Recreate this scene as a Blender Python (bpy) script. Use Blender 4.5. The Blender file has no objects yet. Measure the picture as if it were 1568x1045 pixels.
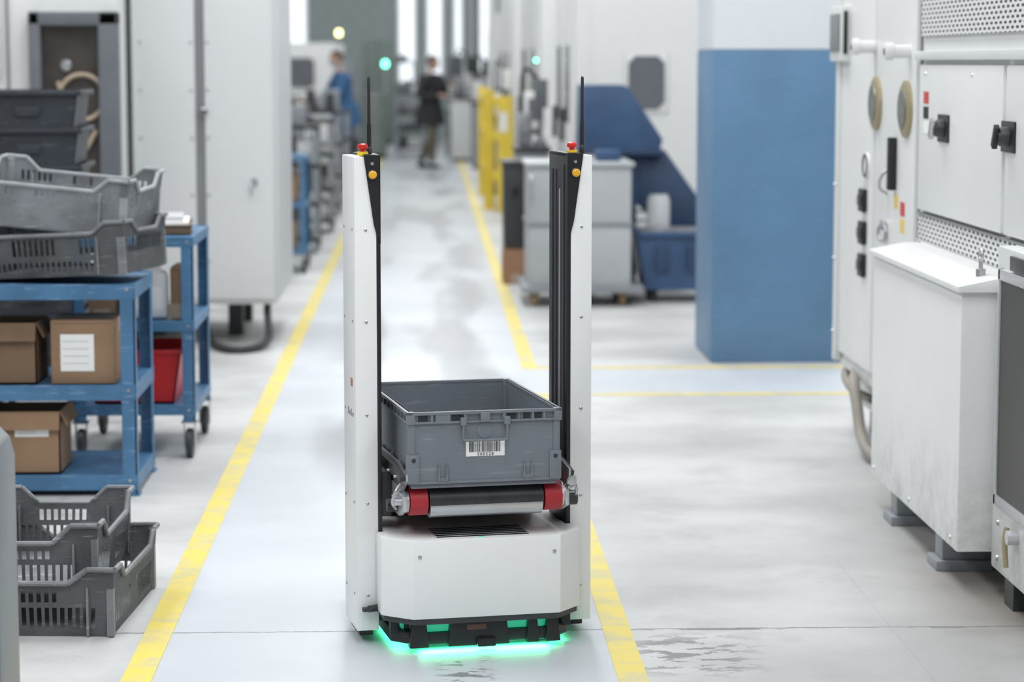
import bpy, bmesh, math, random
from mathutils import Vector, Matrix
random.seed(7)
D=bpy.data
scn=bpy.context.scene
COL=scn.collection
rad=math.radians

# ------------------------------------------------------------------ materials
def _nt(name):
    m=D.materials.new(name); m.use_nodes=True
    nt=m.node_tree; b=nt.nodes['Principled BSDF']
    return m,nt,b
def mat(name,col,rough=.5,metal=0.,var=.10,scale=6.,bump=0.,emis=0.,ecol=None,coat=0.,dirt=None,spec=.5,grime=0.,scratch=0.):
    m,nt,b=_nt(name)
    tc=nt.nodes.new('ShaderNodeTexCoord'); nz=nt.nodes.new('ShaderNodeTexNoise')
    nz.inputs['Scale'].default_value=scale; nz.inputs['Detail'].default_value=6
    nt.links.new(tc.outputs['Object'],nz.inputs['Vector'])
    rp=nt.nodes.new('ShaderNodeValToRGB')
    c=Vector(col); d=c*(1-var) if dirt is None else Vector(dirt)
    rp.color_ramp.elements[0].position=.35; rp.color_ramp.elements[1].position=.6
    rp.color_ramp.elements[0].color=(d[0],d[1],d[2],1); rp.color_ramp.elements[1].color=(c[0],c[1],c[2],1)
    nt.links.new(nz.outputs['Fac'],rp.inputs['Fac'])
    out=rp.outputs['Color']
    def mixc(fac,a,colr):
        n=nt.nodes.new('ShaderNodeMix'); n.data_type='RGBA'; nt.links.new(fac,n.inputs[0]); nt.links.new(a,n.inputs[6]); n.inputs[7].default_value=(*colr,1); return n.outputs[2]
    def mth(op,a,bv):
        n=nt.nodes.new('ShaderNodeMath'); n.operation=op
        for i,x in enumerate((a,bv)):
            if isinstance(x,(int,float)): n.inputs[i].default_value=x
            else: nt.links.new(x,n.inputs[i])
        return n.outputs[0]
    if grime>0:
        sp=nt.nodes.new('ShaderNodeSeparateXYZ'); nt.links.new(tc.outputs['Object'],sp.inputs[0])
        mr=nt.nodes.new('ShaderNodeMapRange'); mr.inputs['From Min'].default_value=.42; mr.inputs['From Max'].default_value=.05; nt.links.new(sp.outputs['Z'],mr.inputs['Value'])
        n3=nt.nodes.new('ShaderNodeTexNoise'); n3.inputs['Scale'].default_value=9; n3.inputs['Detail'].default_value=8; n3.inputs['Roughness'].default_value=.7
        nt.links.new(tc.outputs['Object'],n3.inputs['Vector'])
        g=nt.nodes.new('ShaderNodeMapRange'); g.inputs['From Min'].default_value=.45; g.inputs['From Max'].default_value=.78; nt.links.new(n3.outputs['Fac'],g.inputs['Value'])
        f=mth('MULTIPLY',mth('ADD',mth('MULTIPLY',mr.outputs[0],1.2),.06),g.outputs[0]); f=mth('MULTIPLY',f,grime)
        out=mixc(f,out,(c[0]*.40,c[1]*.37,c[2]*.33))
    if scratch>0:
        mp=nt.nodes.new('ShaderNodeMapping'); mp.inputs['Scale'].default_value=(6,6,60); mp.inputs['Rotation'].default_value=(.5,.4,0); nt.links.new(tc.outputs['Object'],mp.inputs[0])
        n4=nt.nodes.new('ShaderNodeTexNoise'); n4.inputs['Scale'].default_value=2.2; n4.inputs['Detail'].default_value=8; nt.links.new(mp.outputs[0],n4.inputs['Vector'])
        g=nt.nodes.new('ShaderNodeMapRange'); g.inputs['From Min'].default_value=.60; g.inputs['From Max'].default_value=.68; nt.links.new(n4.outputs['Fac'],g.inputs['Value'])
        out=mixc(mth('MULTIPLY',g.outputs[0],scratch),out,tuple(min(1,x*1.2+.18) for x in c))
    nt.links.new(out,b.inputs['Base Color'])
    b.inputs['Roughness'].default_value=rough; b.inputs['Metallic'].default_value=metal
    b.inputs['Coat Weight'].default_value=coat
    b.inputs['Specular IOR Level'].default_value=spec
    if bump>0:
        bp=nt.nodes.new('ShaderNodeBump'); bp.inputs['Strength'].default_value=bump; bp.inputs['Distance'].default_value=.01
        n2=nt.nodes.new('ShaderNodeTexNoise'); n2.inputs['Scale'].default_value=scale*12
        nt.links.new(tc.outputs['Object'],n2.inputs['Vector'])
        nt.links.new(n2.outputs['Fac'],bp.inputs['Height']); nt.links.new(bp.outputs['Normal'],b.inputs['Normal'])
    if emis>0:
        e=ecol or col
        b.inputs['Emission Color'].default_value=(e[0],e[1],e[2],1); b.inputs['Emission Strength'].default_value=emis
    return m
def perf_mat(name,col,hole,freq,rad_=.3,yf=.24):
    m,nt,b=_nt(name); L=nt.links.new
    tc=nt.nodes.new('ShaderNodeTexCoord'); sp=nt.nodes.new('ShaderNodeSeparateXYZ'); L(tc.outputs['Object'],sp.inputs[0])
    def M(op,a,bv=None):
        n=nt.nodes.new('ShaderNodeMath'); n.operation=op
        for i,x in enumerate((a,bv)):
            if x is None: continue
            if isinstance(x,(int,float)): n.inputs[i].default_value=x
            else: L(x,n.inputs[i])
        return n.outputs[0]
    z=M('MULTIPLY',sp.outputs['Z'],freq); zi=M('FLOOR',z); off=M('MULTIPLY',M('MODULO',zi,2.),.5)
    y=M('ADD',M('MULTIPLY',sp.outputs['Y'],freq*yf),off)
    fy=M('MULTIPLY',M('SUBTRACT',M('FRACT',y),.5),1.); fz=M('SUBTRACT',M('FRACT',z),.5)
    d=M('SQRT',M('ADD',M('MULTIPLY',fy,fy),M('MULTIPLY',fz,fz)))
    s=M('LESS_THAN',d,rad_)
    mx=nt.nodes.new('ShaderNodeMix'); mx.data_type='RGBA'
    mx.inputs[6].default_value=(*col,1); mx.inputs[7].default_value=(*hole,1)
    L(s,mx.inputs[0]); L(mx.outputs[2],b.inputs['Base Color']); b.inputs['Roughness'].default_value=.45
    return m

WHITE=mat('robot_white_paint',(.86,.87,.87),.35,var=.03,scale=3)
BLACK=mat('black_plastic',(.012,.013,.016),.38,var=.2)
DGREY=mat('dark_grey_metal',(.05,.052,.056),.45,.2)
STEEL=mat('brushed_steel',(.55,.56,.58),.3,.9)
ALU=mat('aluminium',(.62,.63,.65),.38,.7)
RED=mat('red_rubber',(.42,.02,.03),.45)
ERED=mat('estop_red',(.65,.02,.015),.3)
YEL=mat('safety_yellow',(.85,.62,.03),.4)
AMB=mat('amber_lens',(.82,.42,.03),.25,emis=.05)
ORANGE=mat('orange_print',(.6,.22,.08),.5)
GREYP=mat('grey_print',(.25,.26,.28),.5)
LED=mat('green_led',(.05,.6,.36),.4,emis=.45,ecol=(.04,.60,.32))
BELT=mat('belt_rubber',(.03,.032,.036),.35,var=.4,scale=30)
TOTE=mat('tote_plastic',(.18,.198,.226),.42,var=.08,scale=4,scratch=.25)
TOTEI=mat('tote_recess',(.03,.034,.04),.6)
LABEL=mat('label_paper',(.85,.85,.84),.6,var=.02)
INK=mat('label_ink',(.01,.01,.01),.6)
CRATE=mat('grey_crate_plastic',(.20,.21,.22),.5,var=.3,scale=7,bump=.15,scratch=.6)
CRATE2=mat('light_grey_crate_plastic',(.36,.38,.40),.5,var=.3,scale=7,bump=.15,scratch=.5)
DBIN=mat('dark_bin_plastic',(.035,.042,.052),.45,var=.25,scratch=.3)
BLUE=mat('blue_enamel',(.07,.19,.35),.42,var=.22,scale=7,bump=.05,scratch=.55)
CARD=mat('cardboard',(.31,.195,.115),.8,var=.2,scale=5,bump=.1)
CARD2=mat('cardboard_dark',(.19,.12,.07),.8,var=.25,scale=5)
TAPE=mat('packing_tape',(.42,.33,.24),.35)
REDP=mat('red_plastic',(.55,.015,.02),.4)
JUG=mat('white_hdpe',(.75,.76,.76),.4)
CAB=mat('grey_cabinet_paint',(.64,.655,.665),.4,var=.04,scale=1.2)
CABS=mat('cabinet_seam',(.22,.23,.24),.5)
MWHITE=mat('machine_white_paint',(.78,.79,.785),.38,var=.04,scale=1.3,grime=.7)
MWHITE2=mat('machine_offwhite_paint',(.72,.735,.725),.38,var=.06,scale=1.3,grime=.8)
MGREY=mat('machine_grey_paint',(.27,.29,.31),.45,var=.1)
FRAME=mat('window_frame_grey',(.13,.142,.158),.45)
GLASS=mat('tinted_window',(.065,.055,.048),.12,var=.5,scale=4)
BRASS=mat('brass_ring',(.42,.36,.22),.4,.5)
PORT=mat('port_glass',(.22,.23,.20),.2,var=.4,scale=20)
HOSE=mat('black_hose',(.03,.03,.032),.5)
TANH=mat('tan_hose',(.30,.275,.24),.6)
PILB=mat('pillar_blue_paint',(.11,.225,.375),.42,var=.12,scale=2.5,bump=.04,scratch=.15)
PILW=mat('pillar_white_paint',(.76,.80,.84),.5,var=.05,scale=2)
BINB=mat('navy_steel',(.04,.09,.19),.42,var=.2)
BINB2=mat('navy_steel_dark',(.025,.055,.12),.45,var=.2)
CART=mat('grey_cart_panel',(.46,.48,.49),.45,var=.08,scale=2,grime=.4)
WOOD=mat('pallet_wood',(.40,.27,.15),.8,var=.3)
BYEL=mat('barrier_yellow',(.80,.60,.06),.45,var=.12)
PERF=perf_mat('perforated_panel',(.74,.75,.75),(.06,.06,.06),66,.3,.26)
RADM=perf_mat('radiator_mesh',(.055,.053,.048),(.015,.015,.014),150,.35,.6)
PARTS=mat('machined_parts',(.30,.31,.33),.4,.5,var=.5,scale=12)
GREENC=mat('sage_cabinet',(.20,.25,.23),.5)
STK1=mat('sticker_red',(.6,.06,.05),.5); STK2=mat('sticker_yellow',(.8,.6,.15),.5)
LAMPG=mat('green_lamp',(.1,.9,.5),.3,emis=9,ecol=(.15,1,.6))
LAMPY=mat('warm_lamp',(.9,.8,.3),.3,emis=7,ecol=(.95,.9,.35))
SKIN=mat('skin',(.50,.30,.22),.5,var=.08)
HAIR=mat('brown_hair',(.07,.04,.025),.6,var=.3,scale=40)
JACK=mat('black_jacket',(.018,.02,.024),.7,var=.3)
KHAKI=mat('khaki_trousers',(.13,.115,.085),.8,var=.2)
BLUEW=mat('blue_workwear',(.035,.12,.27),.75,var=.2)
SHOE=mat('dark_shoes',(.02,.018,.016),.5)
MASK=mat('face_mask',(.35,.55,.68),.7)
EYE=mat('eye_dark',(.02,.015,.01),.2)

# ------------------------------------------------------------------ mesh builder
class Obj:
    def __init__(s,name,loc=(0,0,0),rz=0.):
        s.name=name; s.loc=loc; s.rz=rz; s.v=[]; s.f=[]; s.m=[]; s.mats=[]; s.T=Matrix()
    def mi(s,m):
        if m not in s.mats: s.mats.append(m)
        return s.mats.index(m)
    def add(s,vs,fs,m):
        b=len(s.v); s.v+=[s.T@Vector(v) for v in vs]; s.f+=[[b+i for i in f] for f in fs]; s.m+=[s.mi(m)]*len(fs)
    def addbm(s,bm,m):
        bm.verts.index_update()
        s.add([v.co.copy() for v in bm.verts],[[v.index for v in f.verts] for f in bm.faces],m); bm.free()
    def box(s,x0,x1,y0,y1,z0,z1,m,bev=0.,seg=2,tap=0.):
        vs=[(x0,y0,z0),(x1,y0,z0),(x1,y1,z0),(x0,y1,z0),(x0,y0,z1),(x1,y0,z1),(x1,y1,z1),(x0,y1,z1)]
        if tap:
            cx,cy=(x0+x1)/2,(y0+y1)/2
            for i in range(4): vs[i]=(cx+(vs[i][0]-cx)*(1-tap),cy+(vs[i][1]-cy)*(1-tap),vs[i][2])
        fs=[(0,3,2,1),(4,5,6,7),(0,1,5,4),(1,2,6,5),(2,3,7,6),(3,0,4,7)]
        if bev<=0: s.add(vs,fs,m); return
        bm=bmesh.new(); q=[bm.verts.new(v) for v in vs]
        for f in fs: bm.faces.new([q[i] for i in f])
        bmesh.ops.bevel(bm,geom=bm.edges[:],offset=bev,segments=seg,profile=.6,affect='EDGES')
        s.addbm(bm,m)
    def prism(s,poly,ax,a,b,m,bev=0.,seg=2):
        def P(u,v,w):
            return {'x':(w,u,v),'y':(u,w,v),'z':(u,v,w)}[ax]
        n=len(poly); bm=bmesh.new()
        A=[bm.verts.new(P(u,v,a)) for u,v in poly]; B=[bm.verts.new(P(u,v,b)) for u,v in poly]
        bm.faces.new(A[::-1]); bm.faces.new(B)
        for i in range(n): bm.faces.new([A[i],A[(i+1)%n],B[(i+1)%n],B[i]])
        bmesh.ops.recalc_face_normals(bm,faces=bm.faces[:])
        if bev>0: bmesh.ops.bevel(bm,geom=bm.edges[:],offset=bev,segments=seg,profile=.6,affect='EDGES')
        s.addbm(bm,m)
    def cyl(s,p0,p1,r,m,r2=None,seg=20):
        p0=Vector(p0);p1=Vector(p1); ax=(p1-p0).normalized(); r2=r if r2 is None else r2
        u=ax.orthogonal().normalized(); w=ax.cross(u); vs=[];fs=[]
        for p,rr in((p0,r),(p1,r2)):
            for i in range(seg):
                a=2*math.pi*i/seg; vs.append(p+(u*math.cos(a)+w*math.sin(a))*rr)
        for i in range(seg):
            j=(i+1)%seg; fs.append((i,j,seg+j,seg+i))
        fs.append(tuple(range(seg))[::-1]); fs.append(tuple(range(seg,2*seg)))
        s.add(vs,fs,m)
    def lathe(s,prof,o,ax,m,seg=20):
        o=Vector(o); ax=Vector(ax).normalized(); u=ax.orthogonal().normalized(); w=ax.cross(u); vs=[];fs=[]
        for r,h in prof:
            for i in range(seg):
                a=2*math.pi*i/seg; vs.append(o+ax*h+(u*math.cos(a)+w*math.sin(a))*max(r,1e-4))
        for k in range(len(prof)-1):
            for i in range(seg):
                j=(i+1)%seg; fs.append((k*seg+i,k*seg+j,(k+1)*seg+j,(k+1)*seg+i))
        fs.append(tuple(range(seg))[::-1]); n=(len(prof)-1)*seg; fs.append(tuple(range(n,n+seg)))
        s.add(vs,fs,m)
    def tube(s,pts,r,m,seg=10,sub=6):
        P=[Vector(p) for p in pts]
        if sub>1 and len(P)>2:
            Q=[]; E=[P[0]*2-P[1]]+P+[P[-1]*2-P[-2]]
            for i in range(1,len(E)-2):
                for k in range(sub):
                    t=k/sub; a,b,c,d=E[i-1],E[i],E[i+1],E[i+2]
                    Q.append(.5*((2*b)+(c-a)*t+(2*a-5*b+4*c-d)*t*t+(3*b-a-3*c+d)*t**3))
            Q.append(P[-1]); P=Q
        T=(P[1]-P[0]).normalized(); u=T.orthogonal().normalized(); vs=[];fs=[]
        for i,p in enumerate(P):
            t=(P[min(i+1,len(P)-1)]-P[max(i-1,0)]).normalized()
            u=(u-t*u.dot(t)).normalized(); w=t.cross(u)
            for k in range(seg):
                a=2*math.pi*k/seg; vs.append(p+(u*math.cos(a)+w*math.sin(a))*r)
        for i in range(len(P)-1):
            for k in range(seg):
                j=(k+1)%seg; fs.append((i*seg+k,i*seg+j,(i+1)*seg+j,(i+1)*seg+k))
        fs.append(tuple(range(seg))[::-1]); n=(len(P)-1)*seg; fs.append(tuple(range(n,n+seg)))
        s.add(vs,fs,m)
    def ball(s,c,r,m,sc=(1,1,1),seg=16,fn=None):
        bm=bmesh.new(); bmesh.ops.create_uvsphere(bm,u_segments=seg,v_segments=seg//2+2,radius=r)
        for v in bm.verts:
            v.co=Vector((v.co.x*sc[0],v.co.y*sc[1],v.co.z*sc[2]))
            if fn: v.co=fn(v.co)
            v.co+=Vector(c)
        s.addbm(bm,m)
    def torus(s,c,ax,R,r,m):
        c=Vector(c); ax=Vector(ax).normalized(); u=ax.orthogonal().normalized(); w=ax.cross(u)
        n=24;k=8;vs=[];fs=[]
        for i in range(n):
            a=2*math.pi*i/n; d=u*math.cos(a)+w*math.sin(a)
            for j in range(k):
                b=2*math.pi*j/k; vs.append(c+d*(R+r*math.cos(b))+ax*r*math.sin(b))
        for i in range(n):
            for j in range(k):
                fs.append((i*k+j,((i+1)%n)*k+j,((i+1)%n)*k+(j+1)%k,i*k+(j+1)%k))
        s.add(vs,fs,m)
    def wall(s,P,L,H,holes,top,m,th=.004,nx=None):
        xs={0.,L}; zs={0.,H}
        for h in holes: xs|={h[0],h[1]}; zs|={h[2],h[3]}
        for i in range(1,(nx or 10)): xs.add(L*i/(nx or 10))
        def uniq(a):
            a=sorted(a); o=[a[0]]
            for x in a[1:]:
                if x-o[-1]>1e-4: o.append(x)
            return o
        xs=uniq(xs); zs=uniq(zs); bm=bmesh.new(); vd={}
        def g(i,j):
            if (i,j) not in vd:
                z=zs[j]
                if j==len(zs)-1: z=top(xs[i])
                vd[i,j]=bm.verts.new(P(xs[i],z))
            return vd[i,j]
        for i in range(len(xs)-1):
            for j in range(len(zs)-1):
                cx=(xs[i]+xs[i+1])/2; cz=(zs[j]+zs[j+1])/2
                if any(h[0]<cx<h[1] and h[2]<cz<h[3] for h in holes): continue
                bm.faces.new([g(i,j),g(i+1,j),g(i+1,j+1),g(i,j+1)])
        bmesh.ops.solidify(bm,geom=bm.faces[:],thickness=th)
        s.addbm(bm,m)
    def done(s,smooth=35):
        me=D.meshes.new(s.name); me.from_pydata([tuple(v) for v in s.v],[],s.f)
        for m in s.mats: me.materials.append(m)
        me.polygons.foreach_set('material_index',s.m)
        bm=bmesh.new(); bm.from_mesh(me); bmesh.ops.recalc_face_normals(bm,faces=bm.faces[:]); bm.to_mesh(me); bm.free()
        me.polygons.foreach_set('use_smooth',[True]*len(me.polygons))
        me.set_sharp_from_angle(angle=rad(smooth))
        o=D.objects.new(s.name,me); o.location=s.loc; o.rotation_euler=(0,0,s.rz); COL.objects.link(o); return o

def at(x,y,z,rz=0): return Matrix.Translation((x,y,z))@Matrix.Rotation(rz,4,'Z')

# ------------------------------------------------------------------ floor
def floor_mat():
    m,nt,b=_nt('painted_concrete'); L=nt.links.new
    tc=nt.nodes.new('ShaderNodeTexCoord'); sp=nt.nodes.new('ShaderNodeSeparateXYZ'); L(tc.outputs['Object'],sp.inputs[0])
    X,Y=sp.outputs['X'],sp.outputs['Y']
    def M(op,a,bv=None,c=None):
        n=nt.nodes.new('ShaderNodeMath'); n.operation=op
        for i,x in enumerate((a,bv,c)):
            if x is None: continue
            if isinstance(x,(int,float)): n.inputs[i].default_value=x
            else: L(x,n.inputs[i])
        return n.outputs[0]
    def noise(sc,det,sx=1,sy=1,ro=.55,off=0):
        mp=nt.nodes.new('ShaderNodeMapping'); mp.inputs['Scale'].default_value=(sx,sy,1); mp.inputs['Location'].default_value=(off,off*.7,0); L(tc.outputs['Object'],mp.inputs[0])
        n=nt.nodes.new('ShaderNodeTexNoise'); n.inputs['Scale'].default_value=sc; n.inputs['Detail'].default_value=det; n.inputs['Roughness'].default_value=ro
        L(mp.outputs[0],n.inputs['Vector']); return n.outputs['Fac']
    def ss(v,a,bb):
        n=nt.nodes.new('ShaderNodeMapRange'); n.interpolation_type='SMOOTHSTEP'
        n.inputs['From Min'].default_value=a; n.inputs['From Max'].default_value=bb; L(v,n.inputs['Value']); return n.outputs['Result']
    def mix(f,a,c):
        n=nt.nodes.new('ShaderNodeMix'); n.data_type='RGBA'
        L(f,n.inputs[0])
        for i,x in((6,a),(7,c)):
            if isinstance(x,tuple): n.inputs[i].default_value=(*x,1)
            else: L(x,n.inputs[i])
        return n.outputs[2]
    n1=noise(1.1,6,1,1.2,.5); n2=noise(7,8); n3=noise(.95,2.0,2.6,.33,.4,2.0); n4=noise(16,6,1,1,.7); n5=noise(2.6,9,1,1.0,.68,3.7); n6=noise(40,5,1,1,.6)
    conc=mix(ss(n1,.34,.66),(.44,.445,.44),(.60,.605,.60))
    conc=mix(M('MULTIPLY',ss(n5,.50,.72),.45),conc,(.33,.325,.31))
    conc=mix(M('MULTIPLY',ss(n2,.5,.75),.22),conc,(.42,.42,.42))
    conc=mix(M('MULTIPLY',ss(n6,.58,.72),.18),conc,(.25,.25,.25))
    aisle=mix(ss(n1,.35,.65),(.52,.55,.585),(.59,.62,.655))
    aisle=mix(M('MULTIPLY',ss(n5,.55,.75),.20),aisle,(.36,.38,.40))
    stain=M('MULTIPLY',ss(n3,.46,.58),M('MULTIPLY',ss(Y,8.,9.5),ss(M('MULTIPLY',M('ABSOLUTE',M('ADD',X,.02)),-1.),-.55,-.25)))
    aisle=mix(M('MULTIPLY',stain,.75),aisle,(.19,.20,.21))
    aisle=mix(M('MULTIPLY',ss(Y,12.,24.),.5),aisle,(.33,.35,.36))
    a1=M('LESS_THAN',M('ABSOLUTE',M('ADD',X,.108)),.605)
    a2=M('MULTIPLY',M('GREATER_THAN',X,.5),M('MULTIPLY',M('GREATER_THAN',Y,10.8),M('LESS_THAN',Y,11.72)))
    am=M('MAXIMUM',a1,a2)
    col=mix(am,conc,aisle)
    br=M('MULTIPLY',M('MULTIPLY',ss(X,1.10,1.7),ss(M('MULTIPLY',Y,-1.),-9.5,-6.)),ss(n1,.25,.55))
    col=mix(M('MULTIPLY',br,.9),col,(.15,.12,.095))
    bl=M('MULTIPLY',M('MULTIPLY',ss(M('MULTIPLY',X,-1.),.85,1.3),ss(n5,.40,.6)),.55)
    col=mix(bl,col,(.22,.21,.20))
    wob=M('MULTIPLY',M('SUBTRACT',n4,.5),.03)
    j1=M('LESS_THAN',M('ABSOLUTE',M('ADD',M('SUBTRACT',Y,6.28),wob)),.0045)
    j1b=M('MULTIPLY',M('LESS_THAN',M('ABSOLUTE',M('ADD',M('SUBTRACT',Y,6.275),wob)),.012),M('MULTIPLY',ss(n5,.46,.56),M('GREATER_THAN',X,.5)))
    j2=M('MULTIPLY',M('MULTIPLY',M('LESS_THAN',M('ABSOLUTE',M('SUBTRACT',X,1.23)),.0015),.25),M('LESS_THAN',Y,7.2))
    j3=M('MULTIPLY',M('LESS_THAN',M('ABSOLUTE',M('ADD',M('SUBTRACT',Y,13.3),wob)),.006),.6)
    j=M('MAXIMUM',M('MAXIMUM',j1,j1b),M('MAXIMUM',j2,j3))
    col=mix(M('MULTIPLY',j,.78),col,(.13,.13,.13))
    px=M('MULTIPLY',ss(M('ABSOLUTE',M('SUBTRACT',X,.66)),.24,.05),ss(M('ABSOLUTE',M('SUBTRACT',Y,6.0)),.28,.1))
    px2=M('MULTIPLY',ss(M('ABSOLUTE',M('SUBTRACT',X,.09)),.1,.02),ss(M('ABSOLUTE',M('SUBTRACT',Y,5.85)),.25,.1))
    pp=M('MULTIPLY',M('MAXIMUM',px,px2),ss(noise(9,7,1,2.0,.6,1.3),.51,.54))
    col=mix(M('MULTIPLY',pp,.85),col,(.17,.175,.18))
    L(col,b.inputs['Base Color'])
    rr=M('ADD',M('MULTIPLY',am,-.12),M('ADD',.42,M('MULTIPLY',n2,.16)))
    rr=M('SUBTRACT',rr,M('MULTIPLY',stain,.08))
    L(rr,b.inputs['Roughness'])
    bp=nt.nodes.new('ShaderNodeBump'); bp.inputs['Strength'].default_value=.15; bp.inputs['Distance'].default_value=.01
    L(n2,bp.inputs['Height']); L(bp.outputs['Normal'],b.inputs['Normal'])
    return m
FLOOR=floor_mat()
WALLM=mat('wall_paint',(.40,.43,.45),.7,var=.05,scale=.5)
CEILM=mat('ceiling_paint',(.40,.42,.44),.8,var=.03)
X0,X1,Y0,Y1,H=-8.,9.,-3.,47.,6.
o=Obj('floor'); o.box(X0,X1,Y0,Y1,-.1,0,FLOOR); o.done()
o=Obj('ceiling'); o.box(X0,X1,Y0,Y1,H,H+.1,CEILM); o.done()
o=Obj('wall_left'); o.box(X0-.1,X0,Y0,Y1,0,H,WALLM); o.done()
o=Obj('wall_right'); o.box(X1,X1+.1,Y0,Y1,0,H,WALLM); o.done()
o=Obj('wall_front'); o.box(X0,X1,Y0-.1,Y0,0,H,WALLM); o.done()
o=Obj('wall_back'); o.box(X0,X1,Y1,Y1+.1,0,H,mat('wall_back_paint',(.32,.37,.37),.7)); o.done()
WIN=mat('daylight_window_glass',(.8,.85,.9),.2,emis=.9,ecol=(.90,.95,1))
n=0
for a,b_,z0 in((-.55,-.22,1.1),(.0,.30,1.2),(.52,.68,1.1),(.9,1.25,1.2),(1.45,2.2,1.3),(-3.2,-2.3,1.6),(3,4.5,1.3)):
    n+=1; o=Obj('window_%d'%n)
    o.box(a,b_,Y1-.03,Y1-.005,z0,4.6,WIN)
    for u in(a,b_): o.box(u-.03,u+.03,Y1-.06,Y1-.001,z0-.04,4.64,MWHITE)
    for z in(z0,2.9,4.6): o.box(a,b_,Y1-.05,Y1-.001,z-.03,z+.03,MWHITE)
    o.done()

def linemat():
    m,nt,b=_nt('yellow_line_paint'); L=nt.links.new
    tc=nt.nodes.new('ShaderNodeTexCoord'); nz=nt.nodes.new('ShaderNodeTexNoise'); nz.inputs['Scale'].default_value=9; nz.inputs['Detail'].default_value=8
    L(tc.outputs['Object'],nz.inputs['Vector']); rp=nt.nodes.new('ShaderNodeValToRGB')
    e=rp.color_ramp.elements; e[0].position=.36; e[0].color=(.62,.55,.26,1); e[1].position=.54; e[1].color=(.78,.63,.11,1)
    L(nz.outputs['Fac'],rp.inputs[0])
    n2=nt.nodes.new('ShaderNodeTexNoise'); n2.inputs['Scale'].default_value=2.5; n2.inputs['Detail'].default_value=9; n2.inputs['Roughness'].default_value=.7; L(tc.outputs['Object'],n2.inputs['Vector'])
    g=nt.nodes.new('ShaderNodeMapRange'); g.inputs['From Min'].default_value=.55; g.inputs['From Max'].default_value=.75; g.inputs['To Max'].default_value=.7; L(n2.outputs['Fac'],g.inputs['Value'])
    mx=nt.nodes.new('ShaderNodeMix'); mx.data_type='RGBA'; L(g.outputs[0],mx.inputs[0]); L(rp.outputs[0],mx.inputs[6]); mx.inputs[7].default_value=(.5,.48,.36,1)
    L(mx.outputs[2],b.inputs['Base Color']); b.inputs['Roughness'].default_value=.42
    return m
LINE=linemat()
o=Obj('floor_marking')
w=.037
o.box(-.714-w,-.714+w,-1,40,0,.002,LINE)
o.box(.497-w,.497+w,-1,10.8,0,.002,LINE)
o.box(.497-w,.497+w,11.76,40,0,.002,LINE)
o.box(.497+w,4,11.76,11.76+.06,0,.002,LINE)
o.box(.497-w,4,10.8,10.86,0,.002,LINE)
o.done()

# ------------------------------------------------------------------ mobile robot
RO=(.12,6.19,0.); RR=rad(11)
def rworld(x,y): return (RO[0]+x*math.cos(RR)-y*math.sin(RR), RO[1]+x*math.sin(RR)+y*math.cos(RR))
r=Obj('autonomous_mobile_robot',RO,RR)
for sgn in(-1,1):
    def bx(a,b_,*k,**kw):
        lo,hi=sorted((a*sgn,b_*sgn)); r.box(lo,hi,*k,**kw)
    bx(.2545,.3115,0,.19,.036,1.26,WHITE,bev=.003)
    bx(.2445,.2545,-.001,.191,.10,1.263,BLACK,bev=.001)
    bx(.2445,.285,.01,.185,1.255,1.266,BLACK,bev=.002)
    bx(.262,.300,.04,.17,.014,.036,BLACK,bev=.004)
    pts=[(.2445,1.264),(.287,1.264),(.262,1.09),(.254,1.06),(.2445,1.04)]
    r.prism([(sgn*u,v) for u,v in pts],'y',-.004,.001,BLACK)
    cx=sgn*.2655
    r.lathe([(.0135,0),(.0135,.004),(.010,.007)],(cx,-.004,1.215),(0,-1,0),BLACK)
    r.lathe([(.0105,0),(.0105,.010),(.007,.013)],(cx,-.005,1.215),(0,-1,0),AMB)
    r.lathe([(.005,0),(.004,.003)],(cx,-.004,1.243),(0,-1,0),STEEL)
    ex=(-.283 if sgn<0 else .266)
    ey=.035
    r.lathe([(.014,0),(.014,.010)],(ex,ey,1.262),(0,0,1),YEL)
    r.lathe([(.007,0),(.007,.006),(.0125,.008),(.0135,.012),(.012,.018),(.006,.021)],(ex,ey,1.272),(0,0,1),ERED)
    axx=(-.262 if sgn<0 else .300); ay=.06
    r.lathe([(.008,0),(.0075,.02),(.006,.022),(.006,.075),(.0045,.085),(.004,.195),(.002,.20)],(axx,ay,1.262),(0,0,1),BLACK,seg=12)
    bx(.2425,.2448,.070,.078,.40,1.17,ALU); bx(.2425,.2448,.112,.118,.34,1.22,DGREY); bx(.2425,.2448,.15,.156,.34,1.22,DGREY)
    bx(.2415,.2448,.028,.042,.33,1.235,DGREY)
    for z in(.13,.37,.60,.84,1.075):
        r.lathe([(.0042,0),(.0042,.0015),(.002,.003)],(sgn*.283,0,z),(0,-1,0),STEEL,seg=10)
        r.lathe([(.0042,0),(.0042,.0015),(.002,.003)],(sgn*.3115,.03,z),(sgn,0,0),STEEL,seg=10)
        r.lathe([(.0042,0),(.0042,.0015),(.002,.003)],(sgn*.3115,.16,z),(sgn,0,0),STEEL,seg=10)
r.box(-.3122,-.3114,.045,.075,.668,.69,ORANGE)
for k in range(4): r.box(-.3122,-.3114,.04+.022*k,.052+.022*k,.59,.60+.008*(k%2),GREYP)
ch=[(-.262,-.004),(-.262,-.078),(-.192,-.15),(.192,-.15),(.262,-.078),(.262,-.004),(.243,-.004),(.243,.55),(-.243,.55),(-.243,-.004)]
r.prism(ch,'z',.092,.297,WHITE,bev=.006)
r.prism([(u*.97,-.004+(v+.004)*.97) for u,v in ch[:6]]+[(.24,0),(.24,.54),(-.24,.54),(-.24,0)],'z',.078,.094,DGREY)
for cx,cz in((-.175,.255),(.175,.255)):
    r.lathe([(.005,0),(.005,.002),(.002,.0035)],(cx,-.15,cz),(0,-1,0),STEEL,seg=12)
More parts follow.
